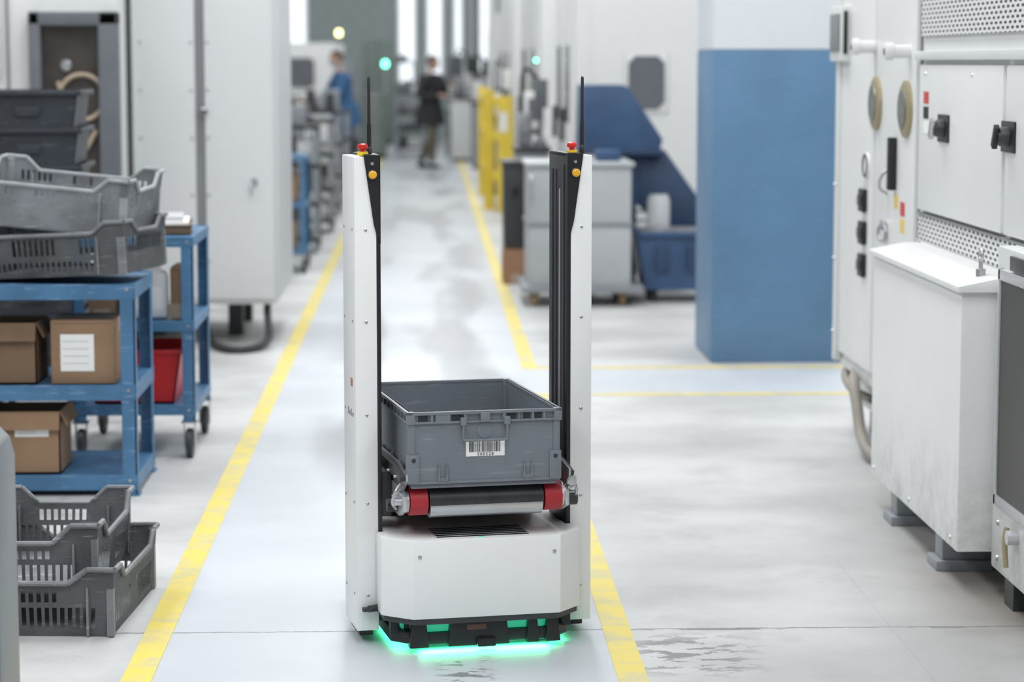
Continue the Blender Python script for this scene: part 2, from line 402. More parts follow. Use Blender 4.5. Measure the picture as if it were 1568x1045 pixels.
for k in range(6):
    r.box(-.125,.115,-.122+.022*k,-.111+.022*k,.2965,.2976,BLACK)
r.box(-.02,-.006,-.137,-.131,.2965,.2985,LED)
core=[(-.205,.02),(-.205,-.05),(-.155,-.105),(.155,-.105),(.205,-.05),(.205,.5),(-.205,.5)]
r.prism(core,'z',.034,.08,LED)
r.prism([(-.235,.5),(-.235,-.055),(-.175,-.122),(.175,-.122),(.235,-.055),(.235,.5)],'z',.018,.050,BLACK,bev=.006)
for a,b_ in((-.19,-.155),(-.09,.055),(.115,.135),(.165,.19)):
    r.prism([(a-.008,.014),(b_+.008,.014),(b_,.084),(a,.084)],'y',-.130,-.10,BLACK,bev=.003)
r.box(-.05,.0,-.1315,-.129,.056,.070,mat('scanner_window',(.12,.05,.03),.15))
r.box(-.025,.025,-.145,-.12,.012,.035,BLACK,bev=.006)
for sx in(-1,1):
    for k,yy in enumerate((-.062,.10,.32)):
        r.box(sx*.226-.012,sx*.226+.012,yy-.012,yy+.012,.04,.085,BLACK,bev=.003)
for sx in(-.17,.17):
    for yy in(-.05,.46):
        r.lathe([(.026,-.014),(.03,-.010),(.03,.010),(.026,.014)],(sx,yy,.03),(1,0,0),BLACK)
        r.box(sx-.03,sx+.03,yy-.02,yy+.02,.04,.07,BLACK,bev=.004)
    r.lathe([(.05,-.018),(.055,-.012),(.055,.012),(.05,.018)],(sx*1.1,.22,.055),(1,0,0),BLACK)
r.cyl((-.25,-.01,.10),(-.285,-.03,.10),.009,DGREY)
r.box(-.30,-.25,-.022,-.002,.09,.10,DGREY,bev=.003)
def stad(y0,y1,zc,rr,n=10):
    p=[]
    for i in range(n+1):
        a=math.pi/2+math.pi*i/n; p.append((y0+rr*math.cos(a),zc+rr*math.sin(a)))
    for i in range(n+1):
        a=-math.pi/2+math.pi*i/n; p.append((y1+rr*math.cos(a),zc+rr*math.sin(a)))
    return p
zc=.393
r.prism(stad(-.115,.40,zc,.034),'x',-.148,.148,BELT)
r.cyl((-.146,-.118,zc-.013),(.146,-.118,zc-.013),.030,STEEL,seg=28)
for sgn in(-1,1):
    r.prism(stad(-.115,.40,zc,.0365),'x',min(sgn*.152,sgn*.197),max(sgn*.152,sgn*.197),RED)
    r.lathe([(.012,-.008),(.028,-.006),(.028,.004),(.018,.010),(.010,.010),(.010,.035)],(sgn*.205,-.115,zc),(sgn,0,0),ALU)
    lo,hi=sorted((sgn*.205,sgn*.216))
    r.prism([(-.145,.372),(-.145,.41),(-.10,.425),(.42,.425),(.42,.35),(-.08,.35)],'x',lo,hi,ALU,bev=.002)
    lo,hi=sorted((sgn*.216,sgn*.242))
    r.box(lo,hi,.02,.17,.33,.45,DGREY,bev=.004)
    lo,hi=sorted((sgn*.208,sgn*.213))
    r.prism([(-.13,.425),(-.17,.452),(-.17,.47),(-.06,.485),(.42,.485),(.42,.425)],'x',lo,hi,STEEL)
    r.prism([(-.15,.45),(-.155,.462),(-.05,.478),(.4,.478),(.4,.45)],'x',*sorted((sgn*.2135,sgn*.226)),DGREY)
    for yy,zz in((-.12,.415),(-.07,.40),(-.02,.37),(-.10,.455),(.0,.455)):
        r.lathe([(.008,0),(.008,.006),(.004,.010),(.004,.016)],(sgn*.216,yy,zz),(sgn,0,0),STEEL,seg=6)
    r.tube([(sgn*.22,-.13,.44),(sgn*.235,-.135,.42),(sgn*.238,-.12,.39),(sgn*.225,-.09,.37)],.004,STEEL)
r.cyl((.205,-.11,.385),(.243,-.11,.385),.019,DGREY); r.cyl((-.205,-.06,.375),(-.243,-.06,.375),.017,BLACK)
r.box(.21,.235,-.145,-.11,.425,.448,ALU,bev=.003); r.box(-.20,.20,.20,.36,.298,.356,DGREY,bev=.005)
r.done()

# ------------------------------------------------------------------ tote on the robot
tx,ty=rworld(-.010,.13)
t=Obj('storage_tote',(tx,ty,.431),RR)
hw,hd,th=.2,.3,.196
iw,idp=hw-.008,hd-.008
t.box(-iw+.004,iw-.004,-idp+.004,idp-.004,0,.012,TOTE,bev=.004)
t.box(-iw-.004,iw+.004,-idp-.004,idp+.004,.012,.019,TOTE,bev=.002)
for sx in(-1,1):
    t.box(*sorted((sx*iw,sx*(iw-.005))),-idp,idp,.012,.196,TOTE)
    t.box(*sorted((sx*hw,sx*(iw-.006))),-hd,hd,.188,.196,TOTE,bev=.0015)
    t.box(*sorted((sx*(hw-.001),sx*iw)),-hd+.001,hd-.001,.166,.171,TOTE,bev=.001)
    for yy in[-.296+i*.0487 for i in range(13)]: t.box(*sorted((sx*(hw-.0015),sx*iw)),yy,yy+.006,.168,.19,TOTE)
    for yy in(-.18,-.06,.06,.18): t.box(*sorted((sx*(hw-.001),sx*iw)),yy,yy+.005,.016,.06,TOTE)
for sy in(-1,1):
    t.box(-iw,iw,*sorted((sy*idp,sy*(idp-.005))),.012,.196,TOTE)
    t.box(-hw,hw,*sorted((sy*hd,sy*(idp-.006))),.188,.196,TOTE,bev=.0015)
    t.box(-hw+.001,hw-.001,*sorted((sy*(hd-.001),sy*idp)),.166,.171,TOTE,bev=.001)
    for a,b_ in((-.2,-.178),(-.14,-.132),(-.128,-.088),(-.055,-.045),(.045,.055),(.085,.09),(.12,.128),(.15,.158),(.178,.2)):
        t.box(a+.001,b_-.001,*sorted((sy*(hd-.0012),sy*idp)),.168,.19,TOTE)
    for a,b_ in((-.17,-.145),(-.085,-.058),(.06,.082),(.10,.118),(.13,.148)):
        t.box(a,b_,*sorted((sy*(idp+.0008),sy*idp)),.172,.187,TOTEI)
    for a in(-.12,-.1,.1,.12):
        t.prism([(a-.001,.019),(a+.005,.019),(a+.003,.062),(a+.001,.062)],'y',*sorted((sy*(idp+.006),sy*idp)),TOTE)
    for a in(-.11,.11):
        t.box(a-.012,a+.012,*sorted((sy*(idp+.004),sy*idp)),.019,.028,TOTE,bev=.001)
    y=sy*(hd+.004)
    t.tube([(-.056,y,.168),(-.056,y,.128),(-.050,y+sy*.002,.122),(0,y+sy*.002,.122),(.050,y+sy*.002,.122),(.056,y,.128),(.056,y,.168)],.0032,TOTE,sub=3)
    t.box(-.064,-.048,*sorted((sy*(hd+.008),sy*(hd-.008))),.16,.18,TOTE,bev=.002); t.box(.048,.064,*sorted((sy*(hd+.008),sy*(hd-.008))),.16,.18,TOTE,bev=.002)
    t.box(-.012,.012,*sorted((sy*(hd+.004),sy*(hd-.008))),.168,.192,TOTE,bev=.002)
    t.lathe([(.02,0),(.02,.0015)],(0,sy*(idp),.145),(0,sy,0),TOTE)
for sx in(-1,1):
    for sy in(-1,1):
        t.box(*sorted((sx*(hw-.001),sx*(hw-.032))),*sorted((sy*(hd-.001),sy*(hd-.032))),.014,.088,TOTE,bev=.003)
        t.box(*sorted((sx*(hw-.004),sx*(hw-.022))),*sorted((sy*(hd-.004),sy*(hd-.022))),.085,.19,TOTE,bev=.003)
        t.lathe([(.0055,0),(.0055,.001)],(sx*(hw-.017),sy*(hd-.001),.074),(0,sy,0),TOTEI,seg=12)
        t.box(*sorted((sx*(hw),sx*(hw-.02))),*sorted((sy*(hd),sy*(hd-.02))),.165,.1965,TOTE,bev=.002)
        t.box(*sorted((sx*(hw-.0003),sx*(hw-.001))),*sorted((sy*(hd-.05),sy*(hd-.085))),.03,.06,TOTEI)
ly=-idp-.0012
t.box(-.048,.052,ly,-idp,.079,.122,LABEL)
x=-.040; random.seed(5)
while x<.040:
    wbar=random.choice((.0009,.0013,.0022)); t.box(x,x+wbar,ly-.0004,ly,.090,.118,INK); x+=wbar+random.choice((.0009,.0013,.002))
tote=t.done()
fc=D.curves.new('label_number','FONT'); fc.body='300528'; fc.size=.011; fc.extrude=.0002; fc.align_x='CENTER'; fc.space_character=1.35; fc.materials.append(INK)
fo=D.objects.new('label_number',fc); fo.parent=tote; fo.location=(.002,ly-.0005,.0808); fo.rotation_euler=(rad(90),0,0); COL.objects.link(fo)

for (lx,ly_,sx_,sy_,e) in((0,-.11,.34,.04,.95),(-.2,.1,.05,.35,.35),(.2,.1,.05,.35,.35)):
    l=D.lights.new('robot_underglow','AREA'); l.shape='RECTANGLE'; l.size=sx_; l.size_y=sy_; l.energy=e; l.color=(.08,1,.42)
    q=D.objects.new('robot_underglow',l); wx,wy=rworld(lx,ly_); q.location=(wx,wy,.0135); q.rotation_euler=(0,0,RR); COL.objects.link(q)

# ------------------------------------------------------------------ perforated crates
def crate(o,w,d,h,m,T,dip=.26,hx=(),hy=(),th=.005,tp=.05):
    old=o.T; o.T=old@T
    def tapf(x,y,z):
        k=1-tp*(1-z/h); return Vector((x*k,y*k,z))
    def holes(L,rows):
        hs=[]
        for (u0,u1,a,b_) in rows:
            n=max(1,int((u1-u0)*L/.021))
            for i in range(n):
                u=u0*L+i*.021
                hs.append((u+.004,u+.016,h*a,h*b_))
        return hs
    def topd(L):
        def f(u):
            q=min(u,L-u)
            if q<.07: return h
            if q<.12: return h*(1-dip*(q-.07)/.05)
            return h*(1-dip)
        return f
    for sy in(-1,1): o.wall(lambda u,z:tapf(u-w/2,sy*d/2,z),w,h,holes(w,hx),topd(w),m,th,nx=24)
    for sx in(-1,1): o.wall(lambda u,z:tapf(sx*w/2,u-d/2,z),d,h,holes(d,hy),topd(d),m,th,nx=30)
    k=1-tp
    o.box(-w/2*k,w/2*k,-d/2*k,d/2*k,0,.006,m)
    for sy in(-1,1):
        f=topd(w); pts=[(-w/2+u,sy*(d/2+.003),f(u)-.003) for u in(0,.07,.12,w-.12,w-.07,w)]
        for a,b_ in zip(pts,pts[1:]): o.cyl(a,b_,.0075,m,seg=8)
    for sx in(-1,1):
        f=topd(d); pts=[(sx*(w/2+.003),-d/2+u,f(u)-.003) for u in(0,.07,.12,d-.12,d-.07,d)]
        for a,b_ in zip(pts,pts[1:]): o.cyl(a,b_,.0075,m,seg=8)
    for sy in(-1,1):
        for u in(-.33,.33): o.prism([(u*w-.003,.004),(u*w+.003,.004),(u*w+.003,h*.72),(u*w-.003,h*.72)],'y',*sorted((sy*d/2*(1-tp),sy*d/2*.998)),m)
    for sx in(-1,1):
        for sy in(-1,1):
            o.prism([(sx*w/2*.95,sy*d/2*.90),(sx*w/2*.985,sy*d/2*.91),(sx*w/2*.985,sy*d/2*.985),(sx*w/2*.90,sy*d/2*.985),(sx*w/2*.9,sy*d/2*.955),(sx*w/2*.95,sy*d/2*.955)],'z',.003,h*.96,m)
    o.T=old
HXF=((.10,.90,.12,.42),(.30,.70,.50,.66)); HYF=((.08,.42,.15,.5),(.58,.92,.15,.5))
c=Obj('stacked_crate',(-1.01,6.55,0),rad(-4)); crate(c,.42,.62,.185,CRATE,at(0,0,0),.2,HXF,HYF)
crate(c,.385,.575,.19,CRATE,at(-.045,.03,.10,rad(2)),.25,HXF,HYF,tp=.07); c.done()
c=Obj('plastic_crate',(-1.27,8.56,.742),rad(-14)); crate(c,.60,.42,.185,CRATE,at(0,0,.017)@Matrix.Rotation(rad(-3),4,'Y'),.2,((.12,.2,.4,.7),(.30,.6,.4,.7),(.72,.84,.4,.7),(.12,.84,.1,.28)),((.1,.9,.4,.68),))
crate(c,.58,.42,.20,CRATE2,at(-.02,.02,.188,rad(4))@Matrix.Rotation(rad(5),4,'Y')@Matrix.Rotation(rad(3),4,'X'),.22,((.08,.3,.58,.76),(.42,.58,.58,.76),(.7,.92,.58,.76)),((.15,.4,.5,.72),(.6,.85,.5,.72))); c.done()

# ------------------------------------------------------------------ steel trolleys / benches
def trolley(name,x0,x1,y0,y1,shelves,castor,m=BLUE,leg=.04,lip=.035):
    o=Obj(name)
    zt=shelves[-1]; zb=castor if castor else 0
    for x in(x0,x1-leg):
        for y in(y0,y1-leg):
            ox=x if x==x0 else x+leg-.006; oy=y if y==y0 else y+leg-.006
            o.box(x,x+leg,oy,oy+.006,zb,zt,m,bev=.001,seg=1); o.box(ox,ox+.006,y,y+leg,zb,zt,m,bev=.001,seg=1)
            for s_ in shelves: o.lathe([(.006,0),(.006,.004)],(x+leg/2,y0-.001 if y==y0 else y1+.001,s_-.015),(0,-1 if y==y0 else 1,0),STEEL,seg=6)
            if castor:
                cx,cy=x+leg/2,y+leg/2
                o.box(cx-.03,cx+.03,cy-.03,cy+.03,castor-.006,castor,STEEL)
                o.box(cx-.022,cx-.018,cy-.02,cy+.02,.04,castor-.006,STEEL); o.box(cx+.018,cx+.022,cy-.02,cy+.02,.04,castor-.006,STEEL)
                rr=castor*.4
                o.lathe([(rr*.85,-.014),(rr,-.010),(rr,.010),(rr*.85,.014)],(cx,cy,rr),(1,0,0),DGREY)
            else: o.box(x-.008,x+leg+.008,y-.008,y+leg+.008,0,.006,m)
    for z in shelves:
        o.box(x0+.003,x1-.003,y0+.003,y1-.003,z-.006,z,m)
        o.box(x0+.002,x1-.002,y0-.002,y0+.004,z-lip,z+.004,m,bev=.001,seg=1); o.box(x0+.002,x1-.002,y1-.004,y1+.002,z-lip,z+.004,m,bev=.001,seg=1)
        o.box(x0-.002,x0+.004,y0,y1,z-lip,z+.004,m,bev=.001,seg=1); o.box(x1-.004,x1+.002,y0,y1,z-lip,z+.004,m,bev=.001,seg=1)
    return o
trolley('steel_workbench',-1.95,-1.01,8.32,8.86,(.07,.385,.735),0,BLUE,leg=.05,lip=.05).done()
trolley('steel_trolley',-1.34,-.885,9.12,9.78,(.20,.52,.84),.14,BLUE,leg=.045).done()
trolley('steel_trolley',-1.30,-.86,17.2,17.8,(.17,.50,.83),.13,BLUE,leg=.04).done()

def carton(name,x0,x1,y0,y1,z0,z1,m=CARD,label=None,open_=False,rz=0):
    cx,cy=(x0+x1)/2,(y0+y1)/2; o=Obj(name,(cx,cy,z0),rz); w,d,h=(x1-x0)/2,(y1-y0)/2,z1-z0
    if open_:
        for sx in(-1,1):
            o.box(*sorted((sx*w,sx*(w-.005))),-d,d,0,h,m); 
            o.prism([(sx*w,h),(sx*(w+.025),h-.05),(sx*(w+.027),h-.048),(sx*(w+.002),h+.003)],'y',-d,d,m)
        for sy in(-1,1): o.box(-w,w,*sorted((sy*d,sy*(d-.005))),0,h-.0,m)
        o.box(-w,w,-d,d,0,.005,m); o.box(-w+.006,w-.006,-d+.006,d-.006,.005,h*.7,CARD2)
        o.prism([(-d,h),(-d-.02,h-.06),(-d-.023,h-.06),(-d-.003,h+.002)],'x',-w,w,m)
    else:
        o.box(-w,w,-d,d,0,h,m,bev=.003)
        o.box(-w-.0005,w+.0005,-.025,.025,h-.05,h+.0008,TAPE); o.box(-.001,.001,-d,d,h-.001,h+.001,CARD2)
        o.box(-w+.01,w-.01,-d-.0006,-d+.002,h-.012,h-.009,CARD2)
        o.box(-.03,.03,-d-.0008,-d,h*.0+.002,h*.3,TAPE) if label is None else None
    if label:
        a,b_,c_,e=label; o.box(a*w,b_*w,-d-.0015,-d,c_*h,e*h,LABEL)
        for k in range(4): zz=c_*h+(e-c_)*h*(.2+.2*k); o.box(a*w+.008,b_*w*.5,-d-.002,-d-.0015,zz,zz+.0015,GREYP)
    return o.done()
carton('cardboard_box',-1.305,-1.085,8.36,8.62,.389,.61,CARD,(-.7,.35,.2,.78))
carton('cardboard_box',-1.62,-1.355,8.36,8.62,.389,.60,CARD2,None,True)
carton('cardboard_box',-1.54,-1.28,8.36,8.62,.074,.29,CARD,(-.2,.7,.6,.85),True)
carton('cardboard_box',-1.86,-1.60,8.36,8.62,.074,.26,CARD2)
o=Obj('red_bin',(-1.12,9.38,.204)); 
for sx in(-1,1): o.prism([(sx*.15,0),(sx*.18,.20),(sx*.174,.20),(sx*.144,0)],'y',-.2,.2,REDP)
for sy in(-1,1): o.prism([(-.15,0),(.15,0),(.18,.20),(-.18,.20)],'y',*sorted((sy*.2,sy*.194)),REDP)
o.box(-.15,.15,-.2,.2,0,.006,REDP)
for sx in(-1,1): o.box(*sorted((sx*.176,sx*.192)),-.21,.21,.19,.205,REDP,bev=.003)
for sy in(-1,1): o.box(-.19,.19,*sorted((sy*.196,sy*.212)),.19,.205,REDP,bev=.003)
o.done()
def jug(name,x,y,z,h=.25,w=.08,lab=STK1):
    o=Obj(name,(x,y,z),rad(10)); o.box(-w,w,-w*.7,w*.7,0,h*.72,JUG,bev=.018,seg=3)
    o.prism([(-w*.9,h*.68),(w*.9,h*.68),(w*.35,h*.9),(-w*.1,h*.9)],'y',-w*.6,w*.6,JUG,bev=.01)
    o.lathe([(.022,0),(.022,.03),(.02,.034)],(w*.1,0,h*.89),(0,0,1),lab,seg=16)
    o.tube([(-w*.8,0,h*.66),(-w*.75,0,h*.9),(-w*.3,0,h*.97),(0,0,h*.9)],.010,JUG)
    o.box(-w*.7,w*.7,-w*.7-.001,-w*.7,h*.15,h*.5,LABEL); o.box(-w*.6,w*.2,-w*.7-.0015,-w*.7-.001,h*.35,h*.45,lab); return o.done()
jug('plastic_jug',-1.075,9.25,.524) 
carton('cardboard_box',-.98,-.935,9.2,9.45,.524,.72,CARD)
carton('cardboard_box',-1.29,-1.19,9.2,9.42,.524,.66,CARD)
o=Obj('document_tray',(-1.07,9.45,.844),rad(5)); o.box(-.15,.15,-.2,.2,0,.035,CARD2,bev=.003); o.box(-.14,.14,-.19,.19,.035,.045,LABEL); o.box(-.155,.155,-.205,.205,.028,.034,DGREY,bev=.002); o.box(-.1,.12,-.15,.14,.045,.065,ALU,bev=.004); o.done()
carton('cardboard_box',-1.10,-.93,17.25,17.5,.504,.68,CARD)
carton('cardboard_box',-1.14,-.95,17.25,17.5,.174,.36,CARD)
o=Obj('stacked_bin_tower',(-1.66,10.35,0),rad(3))
o.box(-.2,.2,-.28,.28,.10,.14,DBIN,bev=.01)
for sx in(-.15,.15):
    for sy in(-.22,.22): o.lathe([(.04,-.014),(.05,-.01),(.05,.01),(.04,.014)],(sx,sy,.05),(1,0,0),DGREY); o.box(sx-.02,sx+.02,sy-.02,sy+.02,.07,.10,STEEL)
z=.14
for k in range(8):
    h=.155
    for sx in(-1,1): o.prism([(sx*.185,z),(sx*.205,z+h),(sx*.199,z+h),(sx*.18,z)],'y',-.29,.29,DBIN)
    for sy in(-1,1): o.prism([(-.185,z),(.185,z),(.205,z+h),(-.205,z+h)],'y',*sorted((sy*.29,sy*.284)),DBIN)
    o.box(-.182,.182,-.285,.285,z,z+.005,DBIN)
    for sx in(-1,1): o.box(*sorted((sx*.2,sx*.222)),-.31,.31,z+h-.02,z+h,DBIN,bev=.004)
    for sy in(-1,1): o.box(-.22,.22,*sorted((sy*.286,sy*.31)),z+h-.02,z+h,DBIN,bev=.004); o.box(-.05,.05,*sorted((sy*.29,sy*.30)),z+.05,z+.09,DBIN,bev=.003)
    z+=h
o.done()

# ------------------------------------------------------------------ left machine cabinets
o=Obj('electrical_cabinet')
cx0,cx1,cy0,cy1=-1.55,-.80,12.8,14.1
o.box(cx0,cx1,cy0,cy1,.22,2.4,CAB,bev=.01)
o.box(cx0+.01,-1.215,cy0-.025,cy0,.25,2.38,CAB,bev=.006); o.box(-1.165,cx1-.012,cy0-.025,cy0,.25,2.38,CAB,bev=.006)
o.box(-1.215,-1.165,cy0-.006,cy0,.25,2.38,CABS)
for z in(.45,.8,1.1,1.35,1.6):
    for x in(-1.50,-1.235,-1.15): o.lathe([(.008,0),(.006,.005)],(x,cy0-.025,z),(0,-1,0),STEEL,seg=10)
o.lathe([(.02,0),(.02,.012),(.012,.02)],(-1.175,cy0-.026,1.24),(0,-1,0),STEEL); o.box(-1.19,-1.15,cy0-.05,cy0-.035,1.23,1.25,DGREY,bev=.003)
o.lathe([(.018,0),(.018,.012)],(-.91,cy0-.026,.87),(0,-1,0),STEEL); o.tube([(-.91,cy0-.04,.87),(-.93,cy0-.055,.84),(-.92,cy0-.055,.80)],.006,STEEL)
o.box(cx1,cx1+.015,cy0+.02,cy0+.6,.25,2.38,CAB,bev=.004); o.box(cx1,cx1+.015,cy0+.64,cy1-.02,.25,2.38,CAB,bev=.004)
for x in(cx0+.02,cx1-.3):
    for y in(cy0+.5,cy1-.1): o.box(x,x+.08,y,y+.08,0,.225,DGREY)
o.tube([(-.86,13.0,.26),(-.855,12.85,.17),(-.84,12.7,.05),(-.90,12.5,.022),(-1.03,12.45,.022),(-1.15,12.8,.022),(-1.25,13.6,.022)],.02,HOSE,seg=12)
o.done()
o=Obj('machining_center')
o.box(-3.6,-1.575,12.45,14.3,.12,2.5,MWHITE2,bev=.012)
o.box(-3.5,-1.7,12.6,14.2,0,.12,DGREY)
a,b_,z0,z1=-2.01,-1.56,.62,1.75
for q in((a,b_,z1-.07,z1),(a,b_,z0,z0+.12),(a,a+.06,z0,z1),(b_-.10,b_,z0,z1)): o.box(q[0],q[1],12.36,12.46,q[2],q[3],FRAME,bev=.01)
o.box(a+.05,b_-.05,12.42,12.44,z0+.1,z1-.05,GLASS)
o.torus((-1.75,12.40,1.32),(0,1,0),.115,.012,TAPE); o.lathe([(.03,0),(.03,.02),(.02,.03)],(-1.83,12.42,1.48),(0,-1,0),STEEL)
o.tube([(-1.87,12.4,1.4),(-1.77,12.39,1.05),(-1.68,12.4,1.15)],.012,TAPE)
o.box(-2.45,-2.16,12.35,12.45,1.42,1.9,MWHITE,bev=.01); o.box(-2.24,-2.18,12.335,12.352,1.45,1.73,BLACK,bev=.004); o.lathe([(.02,0),(.02,.02)],(-2.21,12.335,1.5),(0,-1,0),ERED)
o.box(-2.13,-2.12,12.44,12.46,.2,2.4,CABS)
o.done()

o=Obj('machine_guard_post',(-.985,5.0,0))
o.prism([(-.05,.0),(.095,.0),(.095,.66),(.085,.70),(.06,.725),(-.02,.725),(-.05,.70)],'y',-.05,.18,mat('grey_post_paint',(.20,.215,.23),.45,var=.15),bev=.006)
o.box(-.09,.11,-.08,.21,0,.012,MGREY,bev=.003)
for sx in(-.075,.10): o.lathe([(.006,0),(.006,.006)],(sx,-.068,.012),(0,0,1),STEEL,seg=8)
o.done()

# ------------------------------------------------------------------ pillar
o=Obj('pillar')
o.box(1.41,2.08,11.97,12.67,0,1.56,PILB,bev=.012); o.box(1.413,2.077,11.973,12.667,1.56,H-.001,PILW,bev=.004)
o.done()

# ------------------------------------------------------------------ right side machine
o=Obj('machine_tool_enclosure')
FX=1.70
o.box(FX,3.2,8.27,9.87,.26,2.6,MWHITE,bev=.012)
o.box(FX-.02,FX,8.31,9.05,.32,2.4,MWHITE,bev=.006); o.box(FX-.02,FX,9.09,9.80,.32,2.4,MWHITE,bev=.006)
o.box(FX-.035,FX-.005,9.80,9.86,.28,2.5,MWHITE2,bev=.006)
o.box(FX-.01,3.2,4.2,8.25,.85,2.6,MWHITE,bev=.012)
o.box(FX-.022,FX-.01,4.3,8.22,.88,.985,PERF); o.box(FX-.022,FX-.01,4.3,8.22,1.585,1.9,PERF)
o.box(FX-.04,FX-.01,4.25,8.25,1.505,1.535,MWHITE2,bev=.004)
o.box(FX-.03,FX-.01,7.0,8.20,1.0,1.49,MWHITE,bev=.005); o.box(FX-.03,FX-.01,4.6,6.96,1.0,1.49,MWHITE,bev=.005)
o.box(FX-.0305,FX-.01,4.3,8.2,.985,.99,CABS)
o.box(FX+.05,3.1,4.3,9.8,.12,.9,MWHITE2,bev=.01); o.box(FX+.1,3.0,4.4,9.7,0,.14,DGREY)
for y,z in((9.02,1.345),(8.45,1.335)):
    o.lathe([(.10,0),(.10,.012),(.085,.018)],(FX-.02,y,z),(-1,0,0),BRASS,seg=32); o.lathe([(.07,0),(.068,.006)],(FX-.037,y,z),(-1,0,0),PORT,seg=28)
for y,z in((9.08,1.555),(8.42,1.535)):
    o.lathe([(.024,0),(.024,.06),(.031,.062),(.031,.085),(.024,.089)],(FX-.02,y,z),(-1,0,0),MWHITE,seg=20)
    o.lathe([(.012,0),(.012,.004)],(FX-.109,y,z),(-1,0,0),CABS,seg=14)
o.box(1.645,FX+.01,9.62,9.90,1.50,1.72,MWHITE2,bev=.008); o.box(1.637,1.648,9.66,9.86,1.54,1.69,CABS,bev=.004); o.box(1.652,1.668,9.612,9.622,1.53,1.70,BLACK,bev=.003)
o.box(FX-.05,FX-.02,8.62,8.66,1.04,1.23,BLACK,bev=.006); o.tube([(FX-.02,8.75,1.12),(FX-.05,8.76,1.08),(FX-.05,8.78,1.04),(FX-.02,8.8,1.02)],.006,STEEL)
o.lathe([(.05,0),(.05,.008)],(FX-.02,9.2,1.105),(-1,0,0),LABEL,seg=24); o.torus((FX-.03,9.2,1.105),(1,0,0),.042,.004,DGREY)
for z in(.97,.845,.72):
    o.box(FX-.040,FX-.02,9.19,9.29,z-.045,z+.045,BLACK,bev=.008); o.box(FX-.045,FX-.040,9.2,9.28,z-.02,z+.02,DGREY,bev=.002)
o.torus((FX-.035,8.8,.875),(1,.3,0),.03,.007,STEEL); o.lathe([(.02,0),(.02,.02)],(FX-.02,8.8,.905),(-1,0,0),STEEL)
for y,z,mm in((8.5,.98,STK1),(8.62,1.0,STK2),(8.5,.92,STK2)): o.box(FX-.0212,FX-.02,y-.04,y+.04,z-.025,z+.025,mm)
for z in(1.38,1.33,1.28): o.box(FX-.0312,FX-.03,8.04,8.12,z-.02,z+.02,LABEL if z==1.28 else (STK1 if z>1.35 else INK))
for y in(7.8,6.92):
    o.box(FX-.036,FX-.03,y-.09,y+.07,1.24,1.33,BLACK,bev=.003); o.lathe([(.03,0),(.028,.02),(.022,.03)],(FX-.036,y-.01,1.285),(-1,0,0),DGREY)
    o.T=at(FX-.068,y-.01,1.285)@Matrix.Rotation(rad(30),4,'X'); o.box(-.01,.006,-.012,.012,-.035,.035,STEEL if y>7 else BLACK,bev=.003); o.T=Matrix()
o.box(FX-.0312,FX-.03,6.55,6.7,1.03,1.07,LABEL)
o.box(FX-.015,FX+.005,8.245,8.275,.9,2.5,CABS)
for z in(.4,.7,1.5,1.0):
    o.lathe([(.008,0),(.006,.006)],(FX-.036,9.83,z),(-1,0,0),STEEL,seg=10)
for y in(8.1,7.4): o.lathe([(.007,0),(.006,.004)],(FX-.03,y,1.46),(-1,0,0),STEEL,seg=8)
o.box(FX-.005,FX+.06,4.25,9.85,.26,.30,MWHITE2,bev=.005)
o.tube([(1.74,9.55,.30),(1.70,9.5,.26),(1.66,9.3,.24),(1.655,9.2,.18),(1.655,9.1,.08),(1.66,8.9,.035),(1.72,8.6,.03),(1.78,8.5,.03)],.022,TANH,seg=14); o.tube([(1.76,9.75,.30),(1.70,9.72,.24),(1.69,9.5,.20),(1.74,9.35,.18)],.018,TANH,seg=12)
o.done()

o=Obj('machine_side_tank')
o.box(1.50,1.675,6.72,8.06,.11,.86,MWHITE,bev=.008)
o.prism([(1.485,.855),(1.485,.872),(1.60,.895),(1.672,.895),(1.672,.855)],'y',6.70,8.08,MWHITE,bev=.003)
for y in(6.80,7.4,8.0): o.lathe([(.007,0),(.006,.004)],(1.50,y,.14),(-1,0,0),STEEL,seg=8)
o.lathe([(.014,0),(.014,.02),(.006,.022),(.006,.05)],(1.58,6.84,.89),(0,0,1),STEEL,seg=12); o.torus((1.58,6.84,.95),(1,0,0),.016,.005,STEEL)
for y in(7.05,7.75):
    o.box(1.52,1.66,y-.05,y+.05,.03,.115,MGREY,bev=.006); o.box(1.50,1.67,y-.07,y+.07,0,.03,MGREY,bev=.004)
o.done()
o=Obj('coolant_radiator_unit')
o.box(1.59,1.655,4.9,6.68,.08,.99,MWHITE2,bev=.008); 
for q in((5.0,6.62,.90,.93),(5.0,6.62,.27,.30),(6.60,6.62,.27,.93)): o.box(1.578,1.592,q[0],q[1],q[2],q[3],ALU,bev=.002)
o.box(1.583,1.592,5.0,6.60,.30,.90,RADM)
o.box(1.580,1.592,6.3,6.5,.935,.975,DGREY,bev=.003)
for z in(.12,.22): o.lathe([(.009,0),(.007,.006)],(1.59,6.6,z),(-1,0,0),STEEL,seg=10)
o.tube([(1.57,6.42,.13),(1.565,6.42,.20),(1.57,6.42,.24)],.008,BRASS); o.lathe([(.02,0),(.02,.03)],(1.59,6.38,.22),(-1,0,0),ALU)
for y in(5.1,6.5): o.box(1.60,1.65,y-.05,y+.05,0,.085,DGREY)
o.done()

